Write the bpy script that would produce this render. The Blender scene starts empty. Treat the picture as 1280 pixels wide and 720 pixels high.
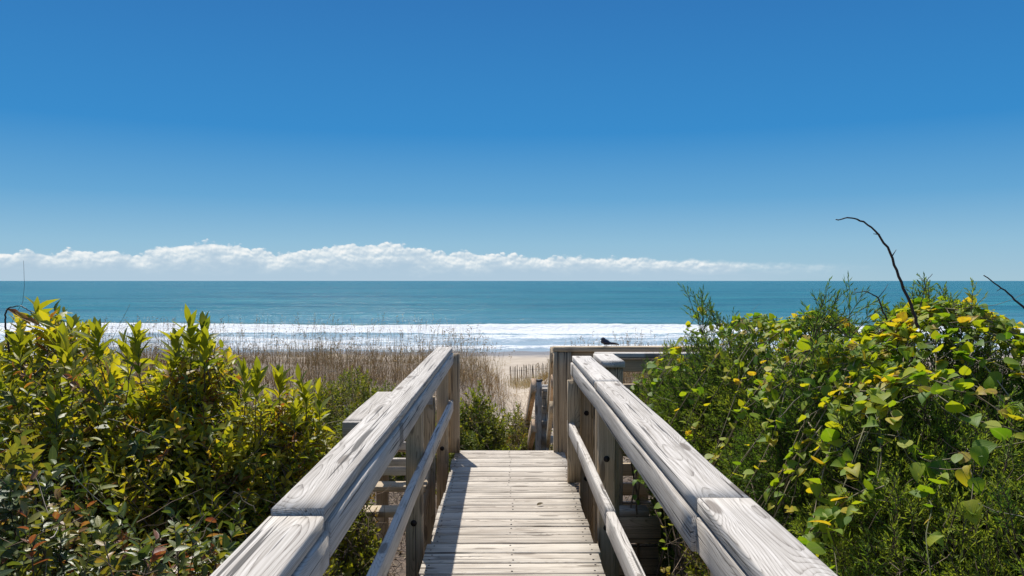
import bpy, math
import numpy as np
from math import sin, cos, pi, radians

S = bpy.context.scene
COL = S.collection
rng = np.random.default_rng(11)
H = 1.38            # eye height above the decking
SEA = -4.62         # level of the sea below the decking

# ------------------------------------------------------------------ helpers
def nrm(a):
    a = np.asarray(a, float)
    return a / np.maximum(np.linalg.norm(a, axis=-1, keepdims=True), 1e-9)

def vnoise(x, y, seed=0):
    x = np.asarray(x, float); y = np.asarray(y, float)
    xi = np.floor(x).astype(np.int64); yi = np.floor(y).astype(np.int64)
    fx = x - xi; fy = y - yi
    fx = fx*fx*(3-2*fx); fy = fy*fy*(3-2*fy)
    def h(a, b):
        n = (a*374761393 + b*668265263 + seed*974634777) & 0x7fffffff
        n = ((n ^ (n >> 13)) * 1274126177) & 0x7fffffff
        return ((n ^ (n >> 16)) & 0xffff) / 65535.0
    return (h(xi, yi)*(1-fx)*(1-fy) + h(xi+1, yi)*fx*(1-fy) + h(xi, yi+1)*(1-fx)*fy + h(xi+1, yi+1)*fx*fy)

def fbm(x, y, seed=0, o=4):
    s = 0; a = .5
    for i in range(o):
        s = s + a*vnoise(x*2**i, y*2**i, seed+i); a *= .5
    return s / (1 - .5**o)

def sstep(a, b, x):
    t = np.clip((np.asarray(x, float)-a)/(b-a), 0, 1)
    return t*t*(3-2*t)

class MB:
    """collects geometry with point attributes and links it as one mesh object"""
    def __init__(s):
        s.v = []; s.l = []; s.n = []; s.m = []; s.a = {}; s.nv = 0
    def add(s, v, loops, sizes, mat=0, **attrs):
        v = np.asarray(v, float).reshape(-1, 3)
        s.v.append(v); s.l.append(np.asarray(loops, np.int64)+s.nv)
        sizes = np.asarray(sizes, np.int64); s.n.append(sizes); s.m.append(np.full(len(sizes), mat, np.int64))
        for k, val in attrs.items():
            s.a.setdefault(k, []).append((s.nv, np.asarray(val, float)))
        s.nv += len(v)
    def build(s, name, mats, parent=None, smooth=False, loc=None):
        v = np.concatenate(s.v); l = np.concatenate(s.l); n = np.concatenate(s.n); m = np.concatenate(s.m)
        if loc is not None: v = v - np.asarray(loc, float)
        me = bpy.data.meshes.new(name)
        me.vertices.add(len(v)); me.vertices.foreach_set('co', v.astype(np.float32).ravel())
        me.loops.add(len(l)); me.loops.foreach_set('vertex_index', l.astype(np.int32))
        me.polygons.add(len(n))
        st = np.concatenate([[0], np.cumsum(n)[:-1]])
        me.polygons.foreach_set('loop_start', st.astype(np.int32))
        me.polygons.foreach_set('loop_total', n.astype(np.int32))
        me.polygons.foreach_set('material_index', m.astype(np.int32))
        if smooth: me.polygons.foreach_set('use_smooth', np.ones(len(n), bool))
        for k, parts in s.a.items():
            vec = parts[0][1].ndim == 2
            arr = np.zeros((len(v), 3) if vec else len(v), np.float32)
            for off, val in parts: arr[off:off+len(val)] = val
            at = me.attributes.new(k, 'FLOAT_VECTOR' if vec else 'FLOAT', 'POINT')
            at.data.foreach_set('vector' if vec else 'value', arr.ravel())
        me.update(calc_edges=True); me.validate()
        for mt in (mats if isinstance(mats, (list, tuple)) else [mats]): me.materials.append(mt)
        o = bpy.data.objects.new(name, me); COL.objects.link(o)
        if loc is not None: o.location = loc
        if parent is not None:
            o.parent = parent
            o.matrix_parent_inverse.identity()
            pw = np.zeros(3); q_ = parent
            while q_ is not None: pw += np.asarray(q_.location); q_ = q_.parent
            o.location = np.asarray(o.location) - pw
        return o

def tag(o, label=None, cat=None, group=None, kind=None):
    if label: o['label'] = label
    if cat: o['category'] = cat
    if group: o['group'] = group
    if kind: o['kind'] = kind
    return o

def thing(name, label, cat, loc=(0, 0, 0), group=None):
    o = bpy.data.objects.new(name, None); COL.objects.link(o); o.location = loc
    o.empty_display_size = .1
    return tag(o, label, cat, group)

# a board: chamfered section swept from p0 to p1; w across, h along 'up'
def board(mb, p0, p1, w, h, up=(0, 0, 1), ch=.0045, warp=.0, mat=0, seg=None):
    p0 = np.array(p0, float); p1 = np.array(p1, float)
    L = np.linalg.norm(p1-p0); U = (p1-p0)/L
    upv = np.array(up, float); upv = upv - U*upv.dot(U); upv /= np.linalg.norm(upv)
    sd = np.cross(U, upv)
    n = seg or max(2, int(L/.12)+1)
    ch = min(ch, w*.3, h*.3); c2 = ch*.35
    a, b = w/2, h/2
    sec = np.array([(-a+ch, -b), (a-ch, -b), (a-c2, -b+c2), (a, -b+ch), (a, b-ch), (a-c2, b-c2), (a-ch, b),
                    (-a+ch, b), (-a+c2, b-c2), (-a, b-ch), (-a, -b+ch), (-a+c2, -b+c2)])
    K = len(sec)
    t = np.linspace(0, 1, n)
    ph = rng.uniform(0, 6.28, 4)
    du = warp*(np.sin(t*L*1.7+ph[0])+.5*np.sin(t*L*4.1+ph[1]))
    dv = warp*.7*(np.sin(t*L*1.4+ph[2])+.5*np.sin(t*L*3.6+ph[3]))
    wob = 1 + .012*np.sin(t*L*5+ph[1])*(warp > 0)
    V = (p0[None, None]+U[None, None]*(t*L)[:, None, None]
         + sd[None, None]*(sec[None, :, 0]*wob[:, None]+du[:, None])[:, :, None]
         + upv[None, None]*(sec[None, :, 1]*wob[:, None]+dv[:, None])[:, :, None])
    cu, cv, cw = rng.uniform(0, 60), rng.choice([-1, 1])*rng.uniform(.0, .06), rng.choice([-1, 1])*rng.uniform(.03, .12)
    wc = np.stack([np.repeat(t*L, K)+cu, np.tile(sec[:, 0], n)+cv, np.tile(sec[:, 1], n)+cw], 1)
    loops = []; sizes = []
    for i in range(n-1):
        for k in range(K):
            k2 = (k+1) % K
            loops += [i*K+k, (i+1)*K+k, (i+1)*K+k2, i*K+k2]; sizes.append(4)
    loops += list(range(K)); sizes.append(K)
    loops += [(n-1)*K+k for k in reversed(range(K))]; sizes.append(K)
    r = rng.random()
    mb.add(V.reshape(-1, 3), loops, sizes, mat, wc=wc, rnd=np.full(n*K, r))

def box(mb, x0, x1, y0, y1, z0, z1, axis=2, **kw):
    """board whose grain runs along axis"""
    cx, cy, cz = (x0+x1)/2, (y0+y1)/2, (z0+z1)/2
    if axis == 0: board(mb, (x0, cy, cz), (x1, cy, cz), y1-y0, z1-z0, **kw)
    elif axis == 1: board(mb, (cx, y0, cz), (cx, y1, cz), x1-x0, z1-z0, **kw)
    else: board(mb, (cx, cy, z0), (cx, cy, z1), x1-x0, y1-y0, up=(0, 1, 0), **kw)

def wood(name, parent, mat, *boxes, **kw):
    mb = MB()
    for b in boxes: box(mb, *b[:6], axis=b[6], **kw)
    return mb.build(name, mat, parent)

def tube(mb, pts, rad, k=5, tint=.5, mat=0):
    pts = np.asarray(pts, float); n = len(pts)
    rad = np.broadcast_to(np.asarray(rad, float), (n,))
    T = nrm(np.gradient(pts, axis=0))
    ref = np.array([.31, .2, .93]) if abs(T[0][2]) < .9 else np.array([1., .1, 0])
    A = nrm(np.cross(T, ref)); B = np.cross(T, A)
    an = np.arange(k)*2*pi/k
    V = pts[:, None]+rad[:, None, None]*(A[:, None]*np.cos(an)[None, :, None]+B[:, None]*np.sin(an)[None, :, None])
    i = np.arange(n-1)[:, None]; j = np.arange(k)[None]
    q = np.stack([i*k+j, i*k+(j+1) % k, (i+1)*k+(j+1) % k, (i+1)*k+j], -1).reshape(-1)
    sizes = [4]*((n-1)*k)
    loops = np.concatenate([q, np.arange(k)[::-1], (n-1)*k+np.arange(k)])
    mb.add(V.reshape(-1, 3), loops, sizes+[k, k], mat, tint=np.full(n*k, tint))

def tubes(mb, P, rad0, rad1, tint, k=3, mat=0):
    """many tubes at once. P (N,n,3)"""
    N, n, _ = P.shape
    T = nrm(np.gradient(P, axis=1))
    ref = np.where(np.abs(T[..., 2:3]) < .85, np.array([.1, .2, .97]), np.array([.97, .2, .1]))
    A = nrm(np.cross(T, ref)); B = np.cross(T, A)
    an = np.arange(k)*2*pi/k
    rad = (rad0[:, None]*(1-np.linspace(0, 1, n))+rad1[:, None]*np.linspace(0, 1, n))
    V = P[:, :, None]+rad[:, :, None, None]*(A[:, :, None]*np.cos(an)[:, None]+B[:, :, None]*np.sin(an)[:, None])
    i = np.arange(n-1)[:, None]; j = np.arange(k)[None]
    q = np.stack([i*k+j, i*k+(j+1) % k, (i+1)*k+(j+1) % k, (i+1)*k+j], -1).reshape(-1)
    loops = (np.arange(N)[:, None]*(n*k)+q[None]).reshape(-1)
    mb.add(V.reshape(-1, 3), loops, np.full(N*(n-1)*k, 4), mat, tint=np.repeat(tint, n*k))

def leaf_tpl(st, fold=.16, curl=.18):
    """st: list of (t, half width). rows of three points; returns verts (along, across, normal), loops, sizes"""
    V = []
    for t, w in st:
        V += [(t, -w, fold*w-curl*t*t), (t, 0, -curl*t*t), (t, w, fold*w-curl*t*t)]
    L = []; Z = []
    for i in range(len(st)-1):
        a = i*3; b = a+3
        L += [a, a+1, b+1, b, a+1, a+2, b+2, b+1]; Z += [4, 4]
    return np.array(V), np.array(L), np.array(Z)

LANCE = leaf_tpl([(0, .03), (.18, .26), (.42, .5), (.68, .42), (.88, .17), (1, .015)])
OVAL = leaf_tpl([(0, .04), (.2, .4), (.5, .5), (.8, .33), (1, .02)], .2, .12)
HEART = leaf_tpl([(-.08, .22), (.04, .43), (.25, .52), (.5, .46), (.75, .27), (.92, .09), (1, .01)], .12, .16)
NEEDLE = (np.array([(0, 0, 0), (.45, -.5, 0), (1, 0, 0), (.45, .5, 0)], float), np.array([0, 1, 2, 3]), np.array([4]))
TINY = leaf_tpl([(0, .06), (.45, .5), (1, .03)], .25, .1)

def leaves(mb, tpl, P, D, Nn, ln, wd, tint, mat=0, curl=None):
    tv, tl, tz = tpl
    N = len(P); k = len(tv)
    D = nrm(D); W = nrm(np.cross(Nn, D)); Nn = np.cross(D, W)
    nz = tv[None, :, 2]*ln[:, None]
    if curl is not None: nz = nz*curl[:, None]
    V = (P[:, None]+D[:, None]*(tv[None, :, 0]*ln[:, None])[..., None]
         + W[:, None]*(tv[None, :, 1]*wd[:, None])[..., None] + Nn[:, None]*nz[..., None])
    loops = (np.arange(N)[:, None]*k+tl[None]).reshape(-1)
    mb.add(V.reshape(-1, 3), loops, np.tile(tz, N), mat, tint=np.repeat(tint, k),
           lv=np.tile(np.sign(tv[:, 1])*np.minimum(np.abs(tv[:, 1])*2, 1), N), lu=np.tile(tv[:, 0], N))

def rdir(n):
    return nrm(rng.normal(size=(n, 3)))

def shell(ells, n, depth=(0, .22), keep=None, others=None, zmin=-.9):
    """n points in the outer shell of a union of ellipsoids with their outward normals"""
    ells = np.array(ells, float); c = ells[:, :3]; r = ells[:, 3:]
    area = (r[:, 0]*r[:, 1]+r[:, 1]*r[:, 2]+r[:, 0]*r[:, 2]); area /= area.sum()
    PP = []; NN = []; got = 0
    allE = ells if others is None else np.concatenate([ells, np.array(others, float)])
    for _ in range(60):
        m = n*3
        e = rng.choice(len(ells), m, p=area)
        d = rdir(m)
        lump = 1+.16*(vnoise(d[:, 0]*3.2+e*7, d[:, 1]*3.2+d[:, 2]*2.6, 5)-.5)*2
        q = c[e]+d*r[e]*(lump-rng.uniform(*depth, m)/r[e].mean(1))[:, None]
        ok = q[:, 2] > zmin
        for i in range(len(allE)):
            s = (((q-allE[i, :3])/np.maximum(allE[i, 3:]-.22, .05))**2).sum(1)
            ok &= (s > 1) | ((e == i))
        if keep is not None: ok &= keep(q)
        nn = nrm(d/r[e])
        PP.append(q[ok]); NN.append(nn[ok]); got += ok.sum()
        if got >= n: break
    return np.concatenate(PP)[:n], np.concatenate(NN)[:n]

def shoots(mbL, mbS, P, D, L, nl, tpl, ln, wd, tint, ang=(75, 28), start=.2, srad=(.0028, .0012), droop=.15, shrink=.55, stint=.4):
    """shoots ending at P (tip), growing along D with nl leaves each in a spiral"""
    N = len(P); L = np.broadcast_to(L, (N,))
    side = rdir(N)*.35
    t = np.linspace(0, 1, 5)
    base = P-D*L[:, None]
    C = base[:, None]+D[:, None]*(t*L[:, None])[..., None]+side[:, None]*(L[:, None]*(t*(1-t))[None])[..., None]
    tubes(mbS, C, np.full(N, srad[0]), np.full(N, srad[1]), np.clip(stint+rng.normal(0, .15, N), 0, 1))
    tl = np.linspace(start, 1, nl)
    u = np.tile(tl, N)+rng.normal(0, .02, N*nl)
    R = lambda a: np.repeat(a, nl, axis=0)
    pos = R(base)+R(D)*(u*R(L))[:, None]+R(side)*(R(L)*(u*(1-u)))[:, None]
    a1 = nrm(np.cross(R(D), np.array([.3, .5, .8]))); a2 = np.cross(R(D), a1)
    ph = np.tile(np.arange(nl)*2.399, N)+R(rng.uniform(0, 6.28, N))+rng.normal(0, .3, N*nl)
    per = a1*np.cos(ph)[:, None]+a2*np.sin(ph)[:, None]
    ag = np.radians(ang[0]+(ang[1]-ang[0])*u+rng.normal(0, 9, N*nl))
    dr = R(D)*np.cos(ag)[:, None]+per*np.sin(ag)[:, None]
    dr = nrm(dr+np.array([0, 0, -1])*(droop*rng.random(N*nl))[:, None])
    nn = R(D)-dr*(R(D)*dr).sum(1, keepdims=True)+rdir(N*nl)*.18
    big = 1-shrink*np.abs(u-.65)**1.0
    s = R(np.broadcast_to(ln, (N,)))*big*rng.uniform(.75, 1.2, N*nl)
    leaves(mbL, tpl, pos, dr, nn, s, s*wd*rng.uniform(.85, 1.15, N*nl), np.clip(R(tint)+rng.normal(0, .09, N*nl), 0, 1),
           curl=rng.uniform(.3, 2.0, N*nl))

# ------------------------------------------------------------------ materials
def new_mat(name):
    m = bpy.data.materials.new(name); m.use_nodes = True
    nt = m.node_tree; nt.nodes.clear()
    return m, nt

class NT:
    def __init__(s, nt): s.nt = nt
    def n(s, t, **kw):
        nd = s.nt.nodes.new(t)
        for k, v in kw.items():
            if k == 'ins':
                for kk, vv in v.items(): s.put(nd.inputs[kk], vv)
            else: setattr(nd, k, v)
        return nd
    def put(s, sock, v):
        if isinstance(v, bpy.types.NodeSocket): s.nt.links.new(v, sock)
        elif isinstance(v, bpy.types.Node): s.nt.links.new(v.outputs[0], sock)
        else: sock.default_value = v
    def math(s, op, a, b=0., c=0., clamp=False):
        nd = s.nt.nodes.new('ShaderNodeMath'); nd.operation = op; nd.use_clamp = clamp
        for i, v in enumerate((a, b, c)): s.put(nd.inputs[i], v)
        return nd.outputs[0]
    def mr(s, v, a, b, c=0., d=1., smooth=False):
        nd = s.nt.nodes.new('ShaderNodeMapRange')
        if smooth: nd.interpolation_type = 'SMOOTHSTEP'
        for i, x in enumerate((v, a, b, c, d)): s.put(nd.inputs[i], x)
        return nd.outputs[0]
    def xyz(s, a, b, c=0.):
        nd = s.nt.nodes.new('ShaderNodeCombineXYZ')
        for i, v in enumerate((a, b, c)): s.put(nd.inputs[i], v)
        return nd.outputs[0]
    def sep(s, v):
        nd = s.nt.nodes.new('ShaderNodeSeparateXYZ'); s.put(nd.inputs[0], v); return nd.outputs
    def noise(s, vec, scale=1., detail=3., rough=.55, dist=0.):
        nd = s.nt.nodes.new('ShaderNodeTexNoise')
        s.put(nd.inputs['Vector'], vec); nd.inputs['Scale'].default_value = scale
        nd.inputs['Detail'].default_value = detail; nd.inputs['Roughness'].default_value = rough
        nd.inputs['Distortion'].default_value = dist
        return nd.outputs['Fac']
    def ramp(s, f, stops, interp='LINEAR'):
        nd = s.nt.nodes.new('ShaderNodeValToRGB'); nd.color_ramp.interpolation = interp
        e = nd.color_ramp.elements
        while len(e) < len(stops): e.new(.5)
        for i, (p, c) in enumerate(stops):
            e[i].position = p; e[i].color = (*c, 1)
        s.put(nd.inputs[0], f); return nd.outputs[0]
    def mix(s, f, a, b, op='MIX'):
        nd = s.nt.nodes.new('ShaderNodeMix'); nd.data_type = 'RGBA'; nd.blend_type = op
        s.put(nd.inputs[0], f)
        for i, v in ((6, a), (7, b)):
            s.put(nd.inputs[i], (*v, 1) if isinstance(v, tuple) and len(v) == 3 else v)
        return nd.outputs[2]
    def attr(s, name):
        nd = s.nt.nodes.new('ShaderNodeAttribute'); nd.attribute_name = name; return nd
    def bump(s, h, strength, dist):
        nd = s.nt.nodes.new('ShaderNodeBump'); s.put(nd.inputs['Height'], h)
        nd.inputs['Strength'].default_value = strength; nd.inputs['Distance'].default_value = dist
        return nd.outputs[0]
    def out(s, sh):
        o = s.nt.nodes.new('ShaderNodeOutputMaterial'); s.put(o.inputs[0], sh)

def wood_mat(name, light, mid, dark, stain=(.2, .17, .13), stain_amt=.5):
    m, nt = new_mat(name); T = NT(nt)
    wc = T.attr('wc').outputs['Vector']; rnd = T.attr('rnd').outputs['Fac']
    u, v, w = T.sep(wc)
    kn = T.n('ShaderNodeTexVoronoi', voronoi_dimensions='2D', ins={'Vector': T.xyz(T.math('MULTIPLY', u, 1.15), T.math('MULTIPLY', v, 5.0)), 'Scale': 1.6, 'Randomness': .9})
    kd = kn.outputs['Distance']
    ks = T.sep(kn.outputs['Color'])[0]
    have = T.mr(ks, .30, .34)
    kbig = T.math('MULTIPLY', T.mr(kd, .42, .0, 0, 1, True), have)
    knot = T.math('MULTIPLY', T.mr(kd, .135, .085, 0, 1, True), have)
    lowu = T.noise(T.xyz(T.math('MULTIPLY', u, .8), T.math('MULTIPLY', v, 2.0), T.math('MULTIPLY', w, 2.)), 1., 2.)
    low2 = T.noise(T.xyz(T.math('MULTIPLY_ADD', u, 1.1, 31.), T.math('MULTIPLY', v, 3.0), w), 1., 2.)
    vv = T.math('ADD', v, T.math('MULTIPLY_ADD', lowu, .11, -.055))
    ww = T.math('ADD', w, T.math('MULTIPLY_ADD', low2, .09, -.045))
    r = T.math('SQRT', T.math('ADD', T.math('MULTIPLY', vv, vv), T.math('MULTIPLY', ww, ww)))
    r = T.math('MULTIPLY_ADD', kbig, .022, r)
    fine = T.noise(T.xyz(T.math('MULTIPLY', u, 2.2), T.math('MULTIPLY', v, 130), T.math('MULTIPLY', w, 130)), 1., 4., .6)
    fine2 = T.noise(T.xyz(T.math('MULTIPLY', u, 9), T.math('MULTIPLY', v, 420), T.math('MULTIPLY', w, 420)), 1., 2., .6)
    ring = T.math('FRACT', T.math('ADD', T.math('MULTIPLY', r, 215.), T.math('MULTIPLY', fine, .55)))
    late = T.math('POWER', ring, 4.5)                               # soft earlywood, sharp dark latewood line
    patch = T.noise(T.xyz(T.math('MULTIPLY', u, 1.6), T.math('MULTIPLY', v, 9), T.math('MULTIPLY', w, 9)), 1., 4., .6)
    crack = T.noise(T.xyz(T.math('MULTIPLY_ADD', u, 1.3, 7.), T.math('MULTIPLY', v, 85), T.math('MULTIPLY', w, 85)), 1., 2., .45)
    crk = T.mr(crack, .635, .675, 0, 1, True)
    f = T.math('ADD', T.math('MULTIPLY', late, .62), T.math('MULTIPLY_ADD', T.math('SUBTRACT', fine, .5), 1.9, .36))
    f = T.math('ADD', f, T.math('MULTIPLY_ADD', fine2, .3, -.28))
    f = T.math('ADD', f, T.math('MULTIPLY_ADD', rnd, .42, -.21), clamp=True)
    c = T.ramp(f, [(.05, light), (.5, mid), (1., dark)])
    st = T.math('MULTIPLY', T.mr(patch, .48, .78, 0, 1, True), stain_amt)
    c = T.mix(st, c, stain)
    grime = T.noise(T.xyz(T.math('MULTIPLY_ADD', u, 5., 13.), T.math('MULTIPLY', v, 14), T.math('MULTIPLY', w, 14)), 1., 5., .7)
    c = T.mix(T.mr(grime, .55, .75, 0, .45, True), c, tuple(x*.8 for x in stain))
    c = T.mix(T.math('MULTIPLY', knot, .7), c, (.105, .078, .055))
    c = T.mix(T.math('MULTIPLY', crk, .85), c, (.03, .026, .022))
    hgt = T.math('SUBTRACT', T.math('MULTIPLY', fine, .7), T.math('MULTIPLY', late, -.35))
    hgt = T.math('SUBTRACT', hgt, T.math('MULTIPLY', crk, 1.6))
    bs = T.n('ShaderNodeBsdfPrincipled', ins={'Base Color': c, 'Roughness': T.math('MULTIPLY_ADD', fine, .25, .6), 'Normal': T.bump(hgt, .55, .0025)})
    bs.inputs['Specular IOR Level'].default_value = .3
    T.out(bs.outputs[0]); return m

def leaf_mat(name, stops, rough=.38, transl=.42, spec=.5, tr_gain=(1.3, 1.25, .55), vein=.3):
    m, nt = new_mat(name); T = NT(nt)
    t = T.attr('tint').outputs['Fac']; lv = T.attr('lv').outputs['Fac']; lu = T.attr('lu').outputs['Fac']
    geo = T.n('ShaderNodeTexCoord').outputs['Object']
    blot = T.noise(geo, 55., 3.)
    tt = T.math('ADD', t, T.math('MULTIPLY_ADD', blot, .22, -.11), clamp=True)
    c = T.ramp(tt, stops)
    mid = T.mr(T.math('ABSOLUTE', lv), .0, .16, vein, 0., True)
    c = T.mix(mid, c, (.30, .36, .10))
    back = T.n('ShaderNodeNewGeometry').outputs['Backfacing']
    c2 = T.mix(T.math('MULTIPLY', back, .18), c, (.20, .25, .12))
    hb = T.math('ADD', T.math('MULTIPLY', T.math('ABSOLUTE', T.math('SINE', T.math('MULTIPLY', T.math('ADD', T.math('MULTIPLY', lu, 1.2), T.math('ABSOLUTE', lv)), 14.))), .4), blot)
    bs = T.n('ShaderNodeBsdfPrincipled', ins={'Base Color': c2, 'Roughness': T.math('MULTIPLY_ADD', blot, .25, rough-.12), 'Normal': T.bump(hb, .25, .002)})
    bs.inputs['Specular IOR Level'].default_value = spec
    tr = T.n('ShaderNodeBsdfTranslucent', ins={'Color': T.mix(1., c, tr_gain, 'MULTIPLY')})
    mx = T.n('ShaderNodeMixShader', ins={0: transl}); T.put(mx.inputs[1], bs.outputs[0]); T.put(mx.inputs[2], tr.outputs[0])
    T.out(mx.outputs[0]); return m

def twig_mat(name, stops, rough=.85):
    m, nt = new_mat(name); T = NT(nt)
    t = T.attr('tint').outputs['Fac']
    nz = T.noise(T.n('ShaderNodeTexCoord').outputs['Object'], 60., 3.)
    c = T.ramp(T.math('ADD', t, T.math('MULTIPLY_ADD', nz, .5, -.25), clamp=True), stops)
    bs = T.n('ShaderNodeBsdfPrincipled', ins={'Base Color': c, 'Roughness': rough, 'Normal': T.bump(nz, .4, .003)})
    bs.inputs['Specular IOR Level'].default_value = .25
    T.out(bs.outputs[0]); return m

def plain(name, col, rough=.6, metal=0., var=.3, scale=30.):
    m, nt = new_mat(name); T = NT(nt)
    nz = T.noise(T.n('ShaderNodeTexCoord').outputs['Object'], scale, 4.)
    c = T.mix(nz, tuple(x*(1-var) for x in col), tuple(min(1, x*(1+var)) for x in col))
    bs = T.n('ShaderNodeBsdfPrincipled', ins={'Base Color': c, 'Roughness': rough, 'Metallic': metal, 'Normal': T.bump(nz, .2, .002)})
    T.out(bs.outputs[0]); return m

M = {}
M['rail'] = wood_mat('weathered_rail_wood', (.575, .53, .475), (.41, .37, .32), (.18, .155, .13), (.24, .20, .16), .6)
M['deck'] = wood_mat('weathered_deck_wood', (.62, .555, .465), (.43, .37, .30), (.13, .105, .08), (.22, .17, .125), .7)
M['post'] = wood_mat('brown_post_wood', (.56, .435, .29), (.41, .315, .205), (.17, .125, .075), (.22, .17, .105), .6)
M['new'] = wood_mat('orange_rail_wood', (.70, .50, .33), (.56, .38, .24), (.32, .2, .12), (.3, .2, .13), .4)
M['metal'] = plain('rusted_bolt_metal', (.035, .028, .025), .6, .6)
M['bay'] = leaf_mat('broad_leaf', [(0, (.035, .075, .010)), (.25, (.10, .145, .014)), (.5, (.26, .275, .016)), (.74, (.45, .41, .022)), (.9, (.56, .42, .03)), (1, (.28, .09, .04))], .42, .52)
M['small'] = leaf_mat('small_dark_leaf', [(0, (.025, .05, .018)), (.4, (.075, .115, .026)), (.66, (.18, .20, .034)), (.8, (.33, .28, .04)), (.91, (.40, .22, .09)), (1, (.25, .07, .05))], .36, .40, .5)
M['jun'] = leaf_mat('juniper_scale', [(0, (.035, .08, .012)), (.35, (.085, .165, .026)), (.7, (.185, .27, .04)), (.93, (.29, .34, .045)), (1, (.26, .15, .045))], .6, .48, .2, vein=0.)
M['smi'] = leaf_mat('greenbrier_leaf', [(0, (.04, .11, .012)), (.33, (.12, .24, .014)), (.58, (.26, .36, .016)), (.78, (.46, .46, .02)), (.93, (.62, .46, .03)), (1, (.34, .15, .04))], .5, .5, .22)
M['dune'] = leaf_mat('dune_shrub_leaf', [(0, (.05, .085, .012)), (.4, (.17, .205, .016)), (.75, (.27, .27, .024)), (.92, (.27, .23, .04)), (1, (.24, .14, .06))], .6, .45, .2, vein=0.)
M['litter'] = leaf_mat('dead_leaf', [(0, (.10, .06, .035)), (.5, (.20, .13, .08)), (1, (.34, .26, .19))], .7, .2, .2, vein=0.)
M['twig'] = twig_mat('twig_bark', [(0, (.05, .035, .025)), (.45, (.13, .09, .06)), (.8, (.26, .20, .14)), (1, (.38, .33, .27))])
M['vine'] = twig_mat('vine_stem', [(0, (.06, .08, .02)), (.5, (.17, .13, .07)), (1, (.36, .29, .19))], .6)
M['redtwig'] = twig_mat('dark_dead_stem', [(0, (.03, .018, .014)), (.6, (.07, .04, .03)), (1, (.14, .09, .07))], .5)
M['grass'] = twig_mat('dry_grass', [(0, (.20, .115, .045)), (.4, (.44, .285, .12)), (.75, (.60, .43, .20)), (1, (.46, .40, .14))])

# ------------------------------------------------------------------ terrain
def ground_z(x, y):
    x = np.asarray(x, float); y = np.asarray(y, float)
    base = np.interp(y, [-60, 9, 13, 17, 22, 27, 40, 48, 62, 72, 100, 140], [-1.0, -1.0, -1.05, -1.0, -.95, -1.25, -3.5, -4.05, -4.45, -4.75, -5.6, -7])
    sad = np.interp(y, [-60, 9, 13, 40, 48, 62, 72, 100, 140], [-1.0, -1.0, -1.05, -3.85, -4.12, -4.45, -4.75, -5.6, -7])
    c = .018*np.maximum(y, 5)
    s = np.exp(-((x-c)/(.042*np.maximum(y, 8)))**2)
    z = base*(1-s)+sad*s
    amp = np.interp(y, [5, 12, 25, 40, 50, 200], [.10, .25, .4, .25, .06, .03])
    z = z+(fbm(x*.35, y*.35, 3)-.5)*amp*(1-.6*s)+(fbm(x*1.7, y*1.7, 9, 3)-.5)*amp*.3
    return z

def grid(xs, ys, zf):
    X, Y = xs, ys
    n, mm = X.shape
    V = np.stack([X, Y, zf], -1).reshape(-1, 3)
    i = np.arange(n-1)[:, None]; j = np.arange(mm-1)[None]
    q = np.stack([i*mm+j, i*mm+j+1, (i+1)*mm+j+1, (i+1)*mm+j], -1).reshape(-1)
    return V, q, np.full((n-1)*(mm-1), 4)

ys = np.concatenate([np.linspace(-40, 0, 20), np.linspace(.4, 30, 100), np.linspace(30.4, 75, 110), np.linspace(78, 140, 20)])
tt = np.linspace(-1, 1, 261); tt = np.sign(tt)*np.abs(tt)**1.8
X = tt[None]*(150+ys[:, None].clip(0)*1.2); Y = np.repeat(ys[:, None], 261, 1)
mb = MB(); V, q, z = grid(X, Y, ground_z(X, Y)); mb.add(V, q, z)
m, nt = new_mat('dune_sand'); T = NT(nt)
P = T.n('ShaderNodeNewGeometry').outputs['Position']; px, py, pz = T.sep(P)
n1 = T.noise(P, .9, 5., .6); n2 = T.noise(P, 9., 4., .6); n3 = T.noise(P, 90., 3., .6)
sand = T.ramp(n1, [(.3, (.36, .29, .215)), (.7, (.47, .395, .30))])
sand = T.mix(T.math('MULTIPLY', T.mr(n2, .5, .75), .45), sand, (.25, .19, .13))
lit = T.ramp(T.noise(P, 24., 4., .65), [(.3, (.045, .03, .02)), (.6, (.13, .09, .06)), (.85, (.30, .23, .165))])
gapd = T.math('ABSOLUTE', T.math('SUBTRACT', px, T.math('MULTIPLY', py, .022)))
gapm = T.mr(T.math('ADD', T.math('DIVIDE', gapd, T.math('MAXIMUM', py, 6.)), T.math('MULTIPLY_ADD', n1, .03, -.015)), .045, .06, 0., 1., True)
li = T.math('MAXIMUM', T.mr(T.math('ADD', py, T.math('MULTIPLY_ADD', n1, 4., -2.)), 9.5, 12., 1., 0., True),
            T.math('MULTIPLY', gapm, T.mr(T.math('ADD', py, T.math('MULTIPLY_ADD', n1, 8., -4.)), 22., 29., .72, .0, True)))
c = T.mix(li, sand, lit)
wet = T.mr(T.math('ADD', pz, T.math('MULTIPLY_ADD', n1, .12, -.06)), -4.50, -4.36, 1., 0., True)
c = T.mix(wet, c, T.mix(1., c, (.50, .49, .50), 'MULTIPLY'))
hh = T.math('ADD', T.math('MULTIPLY', n2, .6), T.math('MULTIPLY', n3, .12))
bs = T.n('ShaderNodeBsdfPrincipled', ins={'Base Color': c, 'Roughness': T.math('MULTIPLY_ADD', wet, -.55, .9), 'Normal': T.bump(hh, .5, .06)})
T.out(bs.outputs[0])
tag(mb.build('ground', m, smooth=True), kind='structure')

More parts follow.
